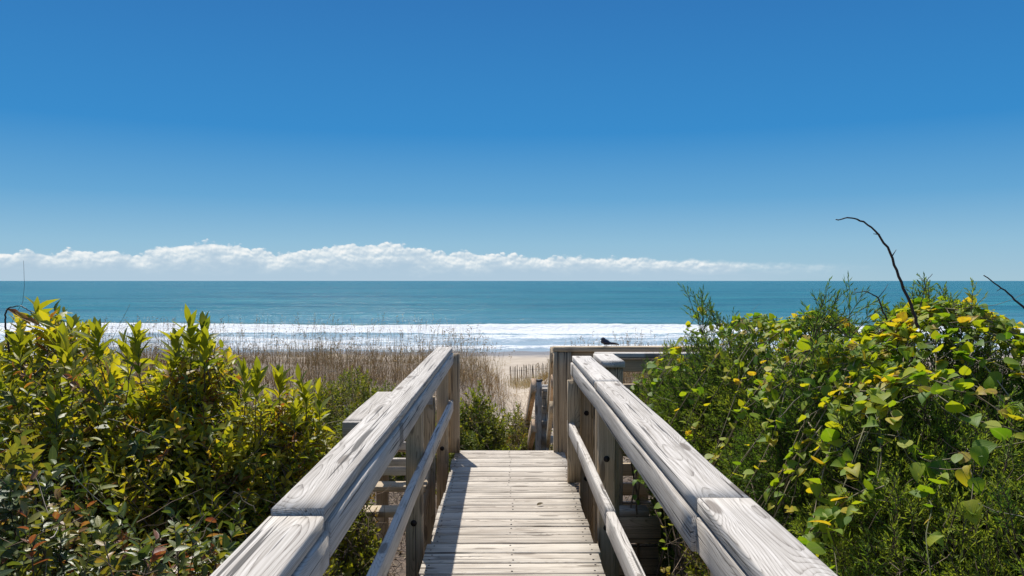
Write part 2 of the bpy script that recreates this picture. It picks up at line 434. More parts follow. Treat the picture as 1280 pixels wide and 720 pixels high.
# ------------------------------------------------------------------ sea
ys = np.concatenate([np.linspace(58, 130, 260), 130*np.exp(np.linspace(0.003, math.log(45000/130), 150))])
NX = 420
tx = np.linspace(-1.05, 1.05, NX)
X = tx[None]*ys[:, None]; Y = np.repeat(ys[:, None], NX, 1)
lat = X
def bend(seed, amp, sc): return (fbm(lat*sc, np.zeros_like(lat)+seed*3.1, seed, 3)-.5)*2*amp
Yb = Y-bend(21, 7, .018)
crest = 105+0*X
gap = sstep(.30, .55, fbm(X*.012, Y*0+4.7, 31, 3))
prof = np.where(Yb < crest, np.exp(-((Yb-crest)/2.6)**2), np.exp(-((Yb-crest)/7.)**2))
br = prof*(.35+.45*gap)
swell = 0
for wl, am, sd in ((19, .10, 41), (33, .16, 42), (52, .2, 43)):
    swell = swell+am*np.sin((Y+bend(sd, 14, .01))*2*pi/wl+sd)*np.clip(fbm(X*.01, Y*.012, sd+5, 2)*2-.4, 0, 1.4)
far = sstep(2500, 400, Y)
Zs = SEA+swell*far*sstep(62, 110, Y)+br
ch = (fbm(X*.7, Y*.5, 51, 3)-.5)*.16*sstep(300, 80, Y)*sstep(60, 70, Y)
wash = np.exp(-((Y-bend(61, 2.5, .05)-71)/1.3)**2)*.22
Zs = Zs+ch+wash
# foam amount: breaking wave, churned water behind it, wash line
nf = fbm(X*.06, Y*.16, 71, 4)
f_main = sstep(crest-14, crest-7, Yb+(nf-.5)*13)*sstep(crest+.8, crest-.8, Yb)*(.45+.55*gap)
f_main = f_main*(.55+.45*sstep(crest-14, crest-3, Yb))
f_mid = .47*sstep(72, 76, Y)*sstep(crest-4, crest-12, Yb)*(.45+1.1*nf)
Yw = Y-bend(61, 2.5, .05)
f_wash = np.exp(-((Yw-71.2)/2.2)**2)*(.55+.5*nf)+.33*sstep(69, 66, Yw)*(.4+nf)
f_far = .62*np.exp(-((Yb-crest-34)/1.6)**2)*sstep(.60, .72, fbm(X*.02, Y*0+9.9, 81, 3))
foam = np.clip(np.maximum.reduce([f_main*1.05, f_mid, f_wash, f_far]), 0, 1)
mb = MB(); V, q, z = grid(X, Y, Zs)
mb.add(V, q, z, foam=foam.reshape(-1), green=(prof*.9*sstep(crest+14, crest+2, Yb)*sstep(crest-4, crest, Yb)*1.6).reshape(-1))
m, nt = new_mat('sea_water'); T = NT(nt)
P = T.n('ShaderNodeNewGeometry').outputs['Position']; px, py, pz = T.sep(P)
fo = T.attr('foam').outputs['Fac']; gr = T.attr('green').outputs['Fac']
pv = T.xyz(T.math('MULTIPLY', px, .45), py, pz)
fn = T.noise(pv, .55, 6., .65); fn2 = T.noise(T.xyz(T.math('MULTIPLY', px, .8), py, pz), 2.2, 4., .65)
fa = T.math('ADD', fo, T.math('MULTIPLY_ADD', fn, 1.1, -.55)); fa = T.math('ADD', fa, T.math('MULTIPLY_ADD', fn2, .8, -.4))
fm = T.math('MULTIPLY', T.mr(fa, .40, .62, 0, 1, True), T.mr(fo, .04, .14))
streak = T.noise(T.xyz(T.math('MULTIPLY', px, .006), T.math('MULTIPLY', py, .028), 0.), 1., 5., .6)
chop = T.noise(T.xyz(T.math('MULTIPLY', px, .25), T.math('MULTIPLY', py, .9), pz), 1., 4., .6)
deep = T.ramp(streak, [(.3, (.004, .086, .110)), (.7, (.010, .150, .160))])
rip = T.noise(T.xyz(T.math('MULTIPLY', px, .035), T.math('MULTIPLY', py, .16), 0.), 1., 5., .7)
rip2 = T.noise(T.xyz(T.math('MULTIPLY', px, .008), T.math('MULTIPLY', py, .03), 5.), 1., 5., .75)
rp = T.math('ADD', rip, rip2)
deep = T.mix(T.mr(rp, .85, 1.25, .0, 1.), T.mix(1., deep, (.62, .66, .70), 'MULTIPLY'), T.mix(1., deep, (1.7, 1.35, 1.25), 'MULTIPLY'))
shal = T.mr(py, 75., 190., 1., 0., True)
wcol = T.mix(T.math('MULTIPLY', shal, .8), deep, (.07, .20, .25))
wcol = T.mix(T.math('MULTIPLY', T.mr(py, 80, 101, 1, 0, True), .72), wcol, (.40, .45, .49))
wcol = T.mix(T.math('MULTIPLY', T.mr(py, 64, 72, 1, 0, True), .6), wcol, (.26, .27, .27))
wcol = T.mix(gr, wcol, (.05, .13, .115))
w1 = T.noise(T.xyz(T.math('MULTIPLY', px, .35), py, 0.), .8, 5., .65)
w2 = T.noise(T.xyz(T.math('MULTIPLY', px, .3), py, 3.), .12, 4., .6)
hh = T.math('ADD', T.math('MULTIPLY', w1, .32), T.math('MULTIPLY', w2, 2.6))
bn = T.bump(hh, 1., .9)
wat = T.n('ShaderNodeBsdfPrincipled', ins={'Base Color': wcol, 'Roughness': .22, 'IOR': 1.33, 'Normal': bn})
wat.inputs['Specular IOR Level'].default_value = .22
fb = T.n('ShaderNodeBsdfPrincipled', ins={'Base Color': T.mix(fn2, (.62, .65, .67), (.88, .89, .88)), 'Roughness': .85, 'Normal': T.bump(T.math('ADD', fn, fn2), .9, .7)})
mx = T.n('ShaderNodeMixShader'); T.put(mx.inputs[0], fm); T.put(mx.inputs[1], wat.outputs[0]); T.put(mx.inputs[2], fb.outputs[0])
T.out(mx.outputs[0])
tag(mb.build('sea', m, smooth=True), kind='structure')

# ------------------------------------------------------------------ boardwalk
def bolt(parent, x, y, z, r=.011):
    b = MB(); an = np.arange(10)*2*pi/10
    for yy, rr in ((y-.003, r*1.6), (y-.010, r)):
        ring0 = np.stack([x+rr*np.cos(an), np.full(10, yy+.006), z+rr*np.sin(an)], 1); ring1 = ring0-np.array([0, .007, 0])
        V = np.concatenate([ring0, ring1]); L = []; Z = []
        for k in range(10): L += [k, (k+1) % 10, 10+(k+1) % 10, 10+k]; Z.append(4)
        L += list(range(10, 20)); Z.append(10)
        b.add(V, L, Z)
    return b.build('bolt', M['metal'], parent)

bw = thing('boardwalk', 'narrow weathered grey wooden boardwalk with plank deck and handrails leading to the beach', 'boardwalk', (0, 3, 0))
XL, XR, YE = -.405, .468, 6.51
mb = MB(); y = YE; pitch = .1445
while y > -1.2:
    x0 = XL+rng.normal(0, .006); x1 = XR+rng.normal(0, .006); dz = rng.normal(0, .0007); g = rng.uniform(.008, .0135)
    yc = y-pitch/2
    board(mb, (x0, yc+rng.normal(0, .001), -.019+dz), (x1, yc+rng.normal(0, .001), -.019+dz+rng.normal(0, .0008)), pitch-g, .036, ch=.007, warp=.0013)
    for xs_ in (x0+.035, .03+rng.normal(0, .006), x1-.035):
        for dy in (-.035, .035):
            an = np.arange(7)*2*pi/7; r = .0052
            xx = xs_+rng.normal(0, .005); yy = yc+dy+rng.normal(0, .006)
            top = np.stack([xx+r*np.cos(an), yy+r*np.sin(an), np.full(7, .0004+dz)], 1); bot = top-np.array([0, 0, .006])
            L = [0, 1, 2, 3, 4, 5, 6]; Z = [7]
            for k in range(7): L += [7+k, 7+(k+1) % 7, (k+1) % 7, k]; Z.append(4)
            mb.add(np.concatenate([top, bot]), L, Z, 1)
    y -= pitch
mb.build('decking', [M['deck'], M['metal']], bw)
for x in (-.36, .03, .42):
    wood('stringer', bw, M['post'], (x-.019, x+.019, -1.2, 6.48, -.23, -.0395, 1))
# left railing
for i, y0 in enumerate((6.29, 4.35, 1.845, -.7)):
    xo = (-.544, -.455)
    p = wood('post', bw, M['post'], (*xo, y0, y0+.089, -1.25, .809, 2))
    bolt(p, -.50, y0, .62 if i else .655); bolt(p, -.50, y0, .06)
wood('handrail', bw, M['rail'], (-.548, -.424, 1.872, 6.395, .812, .850, 1), ch=.0045, warp=.0018)
wood('handrail', bw, M['rail'], (-.553, -.422, -1.0, 1.864, .794, .832, 1), ch=.0045, warp=.001)
wood('rail_board', bw, M['rail'], (-.4545, -.418, 1.905, 6.39, .716, .8055, 1), ch=.006, warp=.002)
wood('rail_board', bw, M['rail'], (-.4545, -.417, -1.0, 1.888, .703, .7895, 1), ch=.006, warp=.001)
wood('lower_rail', bw, M['rail'], (-.4545, -.418, -1.0, 6.39, .342, .430, 1), ch=.006, warp=.002)
wood('end_board', bw, M['post'], (-.460, -.368, 6.396, 6.43, .002, .795, 2))
# right railing
for i, y0 in enumerate((5.49, 4.39, 1.915, -.7)):
    p = wood('post', bw, M['post'], (.514, .603, y0, y0+.089, -1.25, .809, 2))
    bolt(p, .556, y0, .47 if i == 0 else .40); bolt(p, .556, y0, .02)
wood('post', bw, M['post'], (.560, .640, 4.482, 4.52, -1.25, .70, 2))
wood('end_board', bw, M['post'], (.4235, .511, 5.445, 5.486, .002, .70, 2))
for a, b, dx, dz in ((4.205, 5.64, .003, .001), (1.957, 4.20, 0, 0), (-1.0, 1.951, .002, -.003)):
    wood('handrail', bw, M['rail'], (.468+dx, .602+dx, a, b, .812+dz, .850+dz, 1), ch=.0045, warp=.0016)
for a, b, dx in ((1.954, 5.62, 0), (-1.0, 1.948, .004)):
    wood('rail_board', bw, M['rail'], (.458+dx, .5125+dx, a, b, .715, .804, 1), ch=.006, warp=.0035)
wood('lower_rail', bw, M['rail'], (.430, .467, 3.362, 5.58, .322, .411, 1), ch=.006, warp=.0015)
wood('lower_rail', bw, M['rail'], (.426, .464, -1.0, 3.356, .318, .407, 1), ch=.006, warp=.002)

# ------------------------------------------------------------------ landing rail on the right with the bird
ld = thing('landing_railing', 'brown wooden railing of a side landing, vanishing behind the bushes, bird on top', 'railing', (.9, 6.2, -1))
wood('corner_post', ld, M['post'], (.424, .530, 6.44, 6.53, -1.3, .806, 2))
wood('corner_board', ld, M['post'], (.388, .4225, 6.43, 6.52, -.6, .806, 2))
wood('cap_rail', ld, M['post'], (.385, 1.75, 6.43, 6.55, .809, .847, 0), warp=.001)
wood('rail_board', ld, M['post'], (.534, 1.75, 6.47, 6.508, .715, .804, 0))
wood('corner_board', ld, M['rail'], (.606, .642, 5.70, 5.74, -1., .78, 2))
wood('post', ld, M['post'], (.645, .776, 5.27, 5.40, -1.3, .808, 2), ch=.004)
wood('cap_rail', ld, M['rail'], (.637, .784, 5.25, 5.81, .811, .851, 1), ch=.004, warp=.001)
wood('cap_rail', ld, M['rail'], (.66, 1.75, 5.815, 5.94, .814, .852, 0), warp=.001)
wood('post', ld, M['post'], (.665, .70, 5.84, 5.93, -1.3, .81, 2))
for zt in (.80, .62, .47, .33, .18, .035, -.11, -.25, -.42):
    wood('rail_board', ld, M['post'], (.702, 1.75, 5.86, 5.90, zt-.09, zt, 0))
wood('rim_joist', ld, M['post'], (.645, .97, 4.98, 5.02, -.262, -.1, 0))
wood('step', ld, M['deck'], (.645, .90, 4.985, 5.12, -.097, -.06, 0))
wood('rim_joist', ld, M['post'], (.645, .97, 5.05, 5.09, -.50, -.30, 0))
for x in (.97, 1.7): wood('post', ld, M['post'], (x, x+.089, 5.90, 5.985, -1.3, .60, 2))

# stairs beyond the deck end
st = thing('beach_stairs', 'wooden stairs dropping from the boardwalk end, slanting rails and a slatted landing side', 'stairs', (.4, 8, -1.5))
def slant(name, x0, y0, z0, x1, y1, z1, w, h, mat):
    b = MB(); board(b, (x0, y0, z0), (x1, y1, z1), w, h); return b.build(name, mat, st)
slant('hand_rail', .385, 6.57, .775, .555, 10.6, -.43, .038, .13, M['post'])
slant('hand_rail', .378, 6.57, .34, .55, 10.6, -.87, .038, .10, M['post'])
slant('hand_rail', .392, 6.57, .56, .57, 10.6, -.66, .038, .10, M['new'])
p = wood('post', st, M['rail'], (.352, .428, 9.46, 9.55, -2.2, .185, 2)); p2 = wood('post', st, M['rail'], (.43, .52, 9.62, 9.70, -2.2, .12, 2))
wood('post_cap', st, M['metal'], (.362, .438, 9.455, 9.545, .187, .205, 0))
wood('cap_rail', st, M['rail'], (.44, .80, 9.50, 9.61, .06, .098, 0))
for zt in (.05, -.121, -.30, -.48, -.67): wood('slat', st, M['deck'], (.437, .80, 9.56, 9.60, zt-.086, zt, 0))
slant('hand_rail', .335, 9.44, .15, .27, 13.2, -1.40, .06, .16, M['new'])
slant('hand_rail', .335, 9.44, -.33, .285, 12.6, -1.62, .06, .15, M['new'])
for k in range(8):
    wood('tread', st, M['deck'], (-.30, .36, 6.56+k*.30, 6.80+k*.30, -.20-k*.10, -.165-k*.10, 0))
slant('stair_stringer', -.32, 6.54, -.26, -.32, 9.4, -1.2, .04, .22, M['post'])
slant('stair_stringer', .385, 6.54, -.36, .385, 9.4, -1.32, .04, .2, M['post'])

# side platform on the left
sp = thing('side_steps', 'low weathered wooden steps with a boxed rail, beside the left handrail', 'steps', (-.8, 5.4, -1))
wood('cap_rail', sp, M['rail'], (-.975, -.835, 4.80, 6.06, .503, .541, 1), ch=.0045, warp=.001)
wood('cross_rail', sp, M['rail'], (-.97, -.56, 4.755, 4.797, .452, .539, 0))
wood('cross_rail', sp, M['rail'], (-.833, -.55, 6.00, 6.04, .45, .539, 0))
wood('cross_rail', sp, M['rail'], (-.97, -.55, 6.065, 6.103, .31, .40, 0))
for zt in (.41, .31, .255): wood('cross_rail', sp, M['rail'], (-.93, -.56, 4.80, 4.838, zt-.045, zt, 0))
for x, yy in ((-.965, 4.80), (-.965, 5.96), (-.62, 6.045)): wood('post', sp, M['post'], (x, x+.085, yy, yy+.058, -1.2, .50, 2))
for yy, zz in ((6.15, .12), (5.95, .04), (5.68, -.06), (5.38, -.15)):
    wood('tread', sp, M['post'], (-1.0, -.56, yy-.09, yy+.07, zz-.038, zz, 0), warp=.001)
for x in (-1.03, -.585):
    b = MB(); board(b, (x, 6.3, .02), (x, 4.3, -.70), .038, .20); b.build('stair_stringer', M['post'], sp)

# ------------------------------------------------------------------ bird on the cap rail
bd = MB()
def skin(path, rad, k=12):
    tube(bd, path, rad, k)
skin([(.780, 6.50, .872), (.785, 6.50, .879), (.795, 6.50, .884), (.807, 6.50, .885), (.820, 6.50, .881), (.836, 6.50, .875), (.856, 6.50, .869), (.884, 6.50, .865), (.905, 6.50, .862)],
     [.004, .017, .023, .025, .023, .017, .010, .006, .003])
skin([(.797, 6.497, .893), (.794, 6.495, .903), (.791, 6.493, .913), (.789, 6.491, .921)], [.019, .0185, .015, .003])
bird = bd.build('bird', plain('dark_blue_feathers', (.018, .022, .05), .4, 0., .5, 40.), smooth=True)
tag(bird, 'small dark blue-black bird perched on the far landing rail', 'bird')
b = MB(); tube(b, [(.779, 6.490, .908), (.766, 6.488, .905)], [.0045, .0008], 6); b.build('beak', M['metal'], bird)
b = MB(); tube(b, [(.862, 6.50, .875), (.89, 6.50, .870), (.925, 6.50, .8605)], [.006, .008, .004], 6, .3); b.build('tail', M['twig'], bird)
for dx in (0, .012):
    b = MB(); tube(b, [(.806+dx, 6.49, .874), (.808+dx, 6.49, .860), (.805+dx, 6.49, .848)], .0018, 5); b.build('leg', M['metal'], bird)

b = MB(); leaves(b, OVAL, np.array([(.19, 4.88, .006)]), np.array([(.8, .5, .25)]), np.array([(0, -.4, 1.)]), np.array([.05]), np.array([.022]), np.array([.05]))
lf = b.build('fallen_leaf', M['litter'], smooth=True, loc=(.19, 4.88, .006)); tag(lf, 'single small dark dead leaf lying on the deck planks', 'leaf')

# ------------------------------------------------------------------ sand fence on the beach
fb = MB(); wire = MB()
fx = np.linspace(.25, 3.2, 44)
for i, x in enumerate(fx):
    yy = 41+.7*sin(x*1.3); z0 = float(ground_z(x, yy)); hgt = .78+.16*rng.random()
    le = rng.normal(0, .025)
    board(fb, (x, yy, z0-.2), (x+le, yy, z0+hgt), .036, .012, up=(0, 1, 0), seg=2)
fen = thing('sand_fence', 'low picket sand fence standing on the pale beach sand beyond the dune', 'fence', (1.7, 41, -4))
fb.build('picket_row', M['post'], fen)
for hz in (.2, .6):
    tube(wire, [(x, 41+.7*sin(x*1.3)-.02, float(ground_z(x, 41+.7*sin(x*1.3)))+hz) for x in fx], .006, 4)
wire.build('wire', M['metal'], fen)

# ------------------------------------------------------------------ shrubs
def corridor(q):          # keep plants out of the walkway
    low = (q[:, 0] > 0) & (q[:, 0] < 1.02) & (q[:, 2] < .22) & (q[:, 1] > 3.9) & (q[:, 1] < 7)
    return ((q[:, 0] < -.63) | (q[:, 0] > .70) | (q[:, 1] > 7.0)) & (q[:, 1] > .75) & ~low

def interior_branches(mb, ells, n, zbase=-1.0, r=(.012, .004), tint=.35):
    for e in ells:
        c = np.array(e[:3]); rr = np.array(e[3:])
        for _ in range(n):
            d = rdir(1)[0]; d[2] = abs(d[2])*.9
            end = c+d*rr*rng.uniform(.65, .95)
            base = np.array([c[0]+rng.normal(0, .12), c[1]+rng.normal(0, .15), zbase])
            if not (-.60 > end[0] or end[0] > .68) : continue
            t = np.linspace(0, 1, 7)[:, None]
            mid = (base+end)/2+rng.normal(0, .12, 3)
            pts = base*(1-t)**2+2*mid*t*(1-t)+end*t*t+rng.normal(0, .008, (7, 3))
            tube(mb, pts, np.linspace(r[0]*rng.uniform(.6, 1.2), r[1], 7), 5, tint=float(np.clip(tint+rng.normal(0, .15), 0, 1)))

def dead_twigs(mb, P, L, tint=(.7, .2), rad=.0016, wander=.35, up=.1):
    N = len(P); d = nrm(rdir(N)+np.array([0, 0, up])); n = 6
    t = np.linspace(0, 1, n)
    C = P[:, None]+d[:, None]*(t*L[:, None])[..., None]
    w = np.cumsum(rng.normal(0, 1, (N, n, 3)), 1)*(L[:, None, None]*wander/n)
    C = C+w
    ok = corridor(C[:, -1]) & corridor(C[:, 2]) & corridor(C[:, 0])
    C = C[ok]; N = len(C)
    tubes(mb, C, np.full(N, rad), np.full(N, rad*.4), np.clip(rng.normal(*tint, N), 0, 1))

def bay_shrub(label, ells, n, others, spikes=(), leaf=.095, tb=.5, group='broad-leaved shrubs left of the boardwalk'):
    e0 = np.array(ells[0][:3])
    t = thing('broadleaf_shrub', label, 'shrub', (e0[0], e0[1], -1.0), group)
    mL, mS = MB(), MB()
    P, Nn = shell(ells, n, (-.04, .34), corridor, others)
    D = nrm(Nn*.5+np.array([0, 0, 1.0])*rng.uniform(.3, 1.1, len(P))[:, None]+rdir(len(P))*.5)
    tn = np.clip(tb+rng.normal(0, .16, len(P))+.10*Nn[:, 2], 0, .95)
    big = .58+.42*sstep(.62, 1.0, P[:, 2]+rng.normal(0, .12, len(P)))
    tn = np.clip(tn+(rng.random(len(P)) < .06)*.3, 0, 1)
    shoots(mL, mS, P, D, rng.uniform(.16, .34, len(P))*(.5+.5*big), 12, LANCE, leaf*rng.uniform(.7, 1.2, len(P))*big, .36, tn, droop=.25, start=.3, ang=(78, 24))
    P2, N2 = shell(ells, int(n*1.2), (-.05, .25), corridor, others)
    shoots(mL, mS, P2, nrm(N2*.7+np.array([0, 0, .5])+rdir(len(P2))*.8), rng.uniform(.10, .22, len(P2)), 10, OVAL, .042*rng.uniform(.7, 1.3, len(P2)), .42, np.clip(rng.normal(.58, .22, len(P2)), 0, 1), ang=(80, 40), droop=.4)
    if len(spikes):
        sp = np.array(spikes, float)
        D = nrm(np.array([0, 0, 1.])+rdir(len(sp))*.16)
        shoots(mL, mS, sp, D, rng.uniform(.18, .28, len(sp)), 13, LANCE, leaf*rng.uniform(.9, 1.2, len(sp)), .32, np.full(len(sp), .52), ang=(64, 14), droop=.05, start=.45)
    interior_branches(mS, ells, 10)
    Q, _ = shell(ells, n//3, (.0, .4), corridor, others); dead_twigs(mS, Q, rng.uniform(.1, .4, len(Q)), tint=(.7, .2), rad=.0018)
    mL.build('leaves', M['bay'], t, True); mS.build('branches', M['twig'], t, True)
    return t

def small_shrub(label, ells, n, others, leaf=.047, group='broad-leaved shrubs left of the boardwalk'):
    e0 = np.array(ells[0][:3])
    t = thing('small_leaf_shrub', label, 'shrub', (e0[0], e0[1], -1.0), group)
    mL, mS = MB(), MB()
    P, Nn = shell(ells, n, (-.03, .30), corridor, others)
    D = nrm(Nn*.7+np.array([0, 0, .6])+rdir(len(P))*.7)
    tn = np.clip(rng.normal(.56, .26, len(P)), 0, 1)
    shoots(mL, mS, P, D, rng.uniform(.10, .24, len(P)), 12, OVAL, leaf*rng.uniform(.75, 1.35, len(P)), .44, tn, ang=(78, 40), droop=.4)
    interior_branches(mS, ells, 12, tint=.5)
    Q, _ = shell(ells, n//5, (-.03, .3), corridor, others); dead_twigs(mS, Q, rng.uniform(.08, .32, len(Q)), tint=(.75, .2), rad=.0019)
    mL.build('leaves', M['small'], t, True); mS.build('branches', M['twig'], t, True)
    return t

EL_A = [(-2.15, 3.7, 0, .75, .9, 1.06), (-1.75, 3.2, 0, .58, .7, 1.02)]
EL_B = [(-1.36, 3.45, 0, .46, .8, .98)]
EL_C = [(-1.03, 3.75, 0, .28, .65, .76)]
EL_D = [(-1.45, 2.15, 0, .62, .72, .83), (-.98, 2.35, 0, .33, .7, .68)]
EL_E = [(-2.1, 2.4, 0, .62, .7, .93), (-1.9, 1.7, 0, .6, .5, .75)]
ALL = EL_A+EL_B+EL_C+EL_D+EL_E
oth = lambda *mine: [e for e in ALL if not any(e in m_ for m_ in mine)]
bay_shrub('broad-leaved green shrub at the far left edge with a reddish curled shoot', EL_A, 3000, oth(EL_A),
          [(-1.93, 3.2, 1.14), (-1.80, 3.25, 1.12), (-1.62, 3.2, 1.15), (-1.57, 3.3, 1.12), (-1.70, 3.1, 1.10)])
bay_shrub('broad-leaved yellow-green shrub whose upright shoots stand highest against the surf', EL_B, 2100, oth(EL_B),
          [(-1.32, 3.35, 1.18), (-1.28, 3.40, 1.19), (-1.35, 3.3, 1.13), (-1.24, 3.3, 1.12), (-1.46, 3.2, 1.13), (-1.50, 3.25, 1.16), (-1.10, 3.35, 1.0), (-1.05, 3.4, .98)], tb=.56)
bay_shrub('broad-leaved olive shrub nearest the left handrail, shorter than its neighbours', EL_C, 1400, oth(EL_C),
          [(-.95, 3.7, .91), (-.88, 3.75, .85), (-1.02, 3.6, .93), (-.92, 3.5, .82)], tb=.58)
small_shrub('dark small-leaved shrub with bare twigs beside the near end of the left handrail', EL_D, 3000, oth(EL_D))
small_shrub('small-leaved shrub with reddish tips in the lower left corner', EL_E, 2800, oth(EL_E))

def juniper(label, ells, n, others, tb=.45, sz=1., group='junipers right of the boardwalk', plume=()):
    e0 = np.array(ells[0][:3])
    t = thing('juniper_shrub', label, 'juniper', (e0[0], e0[1], -1.0), group)
    mL, mS = MB(), MB()
    P, Nn = shell(ells, n, (-.02, .30), corridor, others)
    D = nrm(Nn*.9+np.array([0, 0, .75])+rdir(len(P))*.55)
    L = rng.uniform(.07, .145, len(P))*sz
    cl_ = fbm(P[:, 0]*6+P[:, 2]*3, P[:, 1]*6-P[:, 2]*4, 17, 2)-.5
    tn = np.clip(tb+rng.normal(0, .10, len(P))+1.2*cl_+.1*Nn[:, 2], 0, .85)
    pl = np.array(plume, float).reshape(-1, 7)
    if len(pl):
        P = np.concatenate([P, pl[:, :3]]); D = np.concatenate([D, nrm(pl[:, 3:6])]); L = np.concatenate([L, pl[:, 6]]); tn = np.concatenate([tn, np.full(len(pl), .38)])
    # each spray: a stem with side sprigs, each sprig a feather of scale-leaf cords
    N = len(P); ns = 8
    base = P-D*L[:, None]
    tubes(mS, np.stack([base, base+D*L[:, None]*.5, P], 1), np.full(N, .0025), np.full(N, .001), np.full(N, .35))
    R = lambda a: np.repeat(a, ns, axis=0)
    u = np.tile(np.linspace(.12, 1, ns), N)
    a1 = nrm(np.cross(R(D), np.array([.3, .5, .8]))); a2 = np.cross(R(D), a1)
    ph = np.tile(np.arange(ns)*2.399, N)+R(rng.uniform(0, 6.28, N))
    ag = np.radians(58-40*u+rng.normal(0, 10, N*ns))
    sd = nrm(R(D)*np.cos(ag)[:, None]+(a1*np.cos(ph)[:, None]+a2*np.sin(ph)[:, None])*np.sin(ag)[:, None])
    sp = R(base)+R(D)*(u*R(L))[:, None]
    sl = R(L)*rng.uniform(.38, .65, N*ns)*(1.15-.6*u)
    # cords
    nc = 9; N2 = N*ns
    R2 = lambda a: np.repeat(a, nc, axis=0)
    u2 = np.tile(np.linspace(.1, 1, nc), N2)
    b1 = nrm(np.cross(sd, np.array([.6, -.3, .5]))); b2 = np.cross(sd, b1)
    p2 = np.tile(np.arange(nc)*2.2, N2)+R2(rng.uniform(0, 6.28, N2))
    g2 = np.radians(52-46*u2+rng.normal(0, 8, N2*nc))
    cd = nrm(R2(sd)*np.cos(g2)[:, None]+(R2(b1)*np.cos(p2)[:, None]+R2(b2)*np.sin(p2)[:, None])*np.sin(g2)[:, None])
    cp = R2(sp)+R2(sd)*(u2*R2(sl))[:, None]
    cl = R2(sl)*rng.uniform(.32, .52, N2*nc)
    TT = np.clip(np.repeat(tn, ns*nc)+rng.normal(0, .08, N2*nc), 0, .9)
    leaves(mL, NEEDLE, cp, cd, rdir(N2*nc), cl, np.full(N2*nc, .0050*sz), TT)
    tubes(mS, np.stack([sp, sp+sd*sl[:, None]], 1), np.full(N2, .0012), np.full(N2, .0007), np.full(N2, .25))
    interior_branches(mS, ells, 14, r=(.014, .004), tint=.5)
    Q, _ = shell(ells, n//4, (.0, .35), corridor, others); dead_twigs(mS, Q, rng.uniform(.08, .24, len(Q)), tint=(.55, .22))
    mL.build('foliage', M['jun'], t); mS.build('branches', M['twig'], t)
    return t

J1 = [(1.06, 5.2, 0, .30, .55, .86)]
J2 = [(1.13, 4.5, 0, .22, .32, 1.17), (1.34, 4.25, 0, .50, .75, 1.13), (1.10, 4.6, 0, .32, .5, .95), (1.45, 3.75, 0, .45, .6, 1.16)]
J3 = [(1.85, 3.35, 0, .62, .75, 1.22), (1.37, 3.3, 0, .50, .7, 1.06)]
J4 = [(1.26, 2.35, 0, .45, .7, .70), (1.60, 2.25, 0, .6, .7, .88), (1.50, 2.80, 0, .55, .6, 1.0)]
J5 = [(2.75, 3.2, 0, .8, .8, 1.22), (2.2, 2.45, 0, .65, .6, 1.10)]
JALL = J1+J2+J3+J4+J5
joth = lambda mine: [e for e in JALL if e not in mine]
def plume(x, y, z, n, spread, L):
    o = []
    for _ in range(n):
        a = rng.normal(0, 1, 2)*spread
        d = nrm(np.array([a[0], a[1]*.5, 1.]))
        l = L*rng.uniform(.6, 1.1)
        o.append((*(np.array([x, y, z])+d*l), *d, l))
    return o
juniper('dark green juniper at the end of the boardwalk, half hiding the landing rail', J1, 2000, joth(J1))
juniper('rounded green juniper topped by feathery sprigs, behind the right handrail', J2, 4200, joth(J2), plume=plume(1.10, 4.45, 1.08, 4, .22, .22)+plume(1.2, 4.4, 1.08, 3, .4, .12))
juniper('tall juniper in the middle of the right bank with a loose plume against the sea', J3, 5200, joth(J3), plume=plume(1.22, 3.2, 1.13, 5, .7, .22)+plume(1.38, 3.2, 1.15, 5, .7, .22))
juniper('low bright green juniper crowding the near end of the right handrail', J4, 6200, joth(J4), tb=.55, sz=.95)
juniper('vine-covered juniper at the right edge of the view', J5, 3600, joth(J5))

# greenbrier vines: stems wandering over the junipers' surface with heart-shaped leaves
def surf_z(x, y):
    zz = np.full(np.shape(x), -1.)
    for e in JALL:
        q = 1-((x-e[0])/e[3])**2-((y-e[1])/e[4])**2
        zz = np.maximum(zz, np.where(q > 0, e[2]+e[5]*np.sqrt(np.maximum(q, 0)), -1))
    return zz

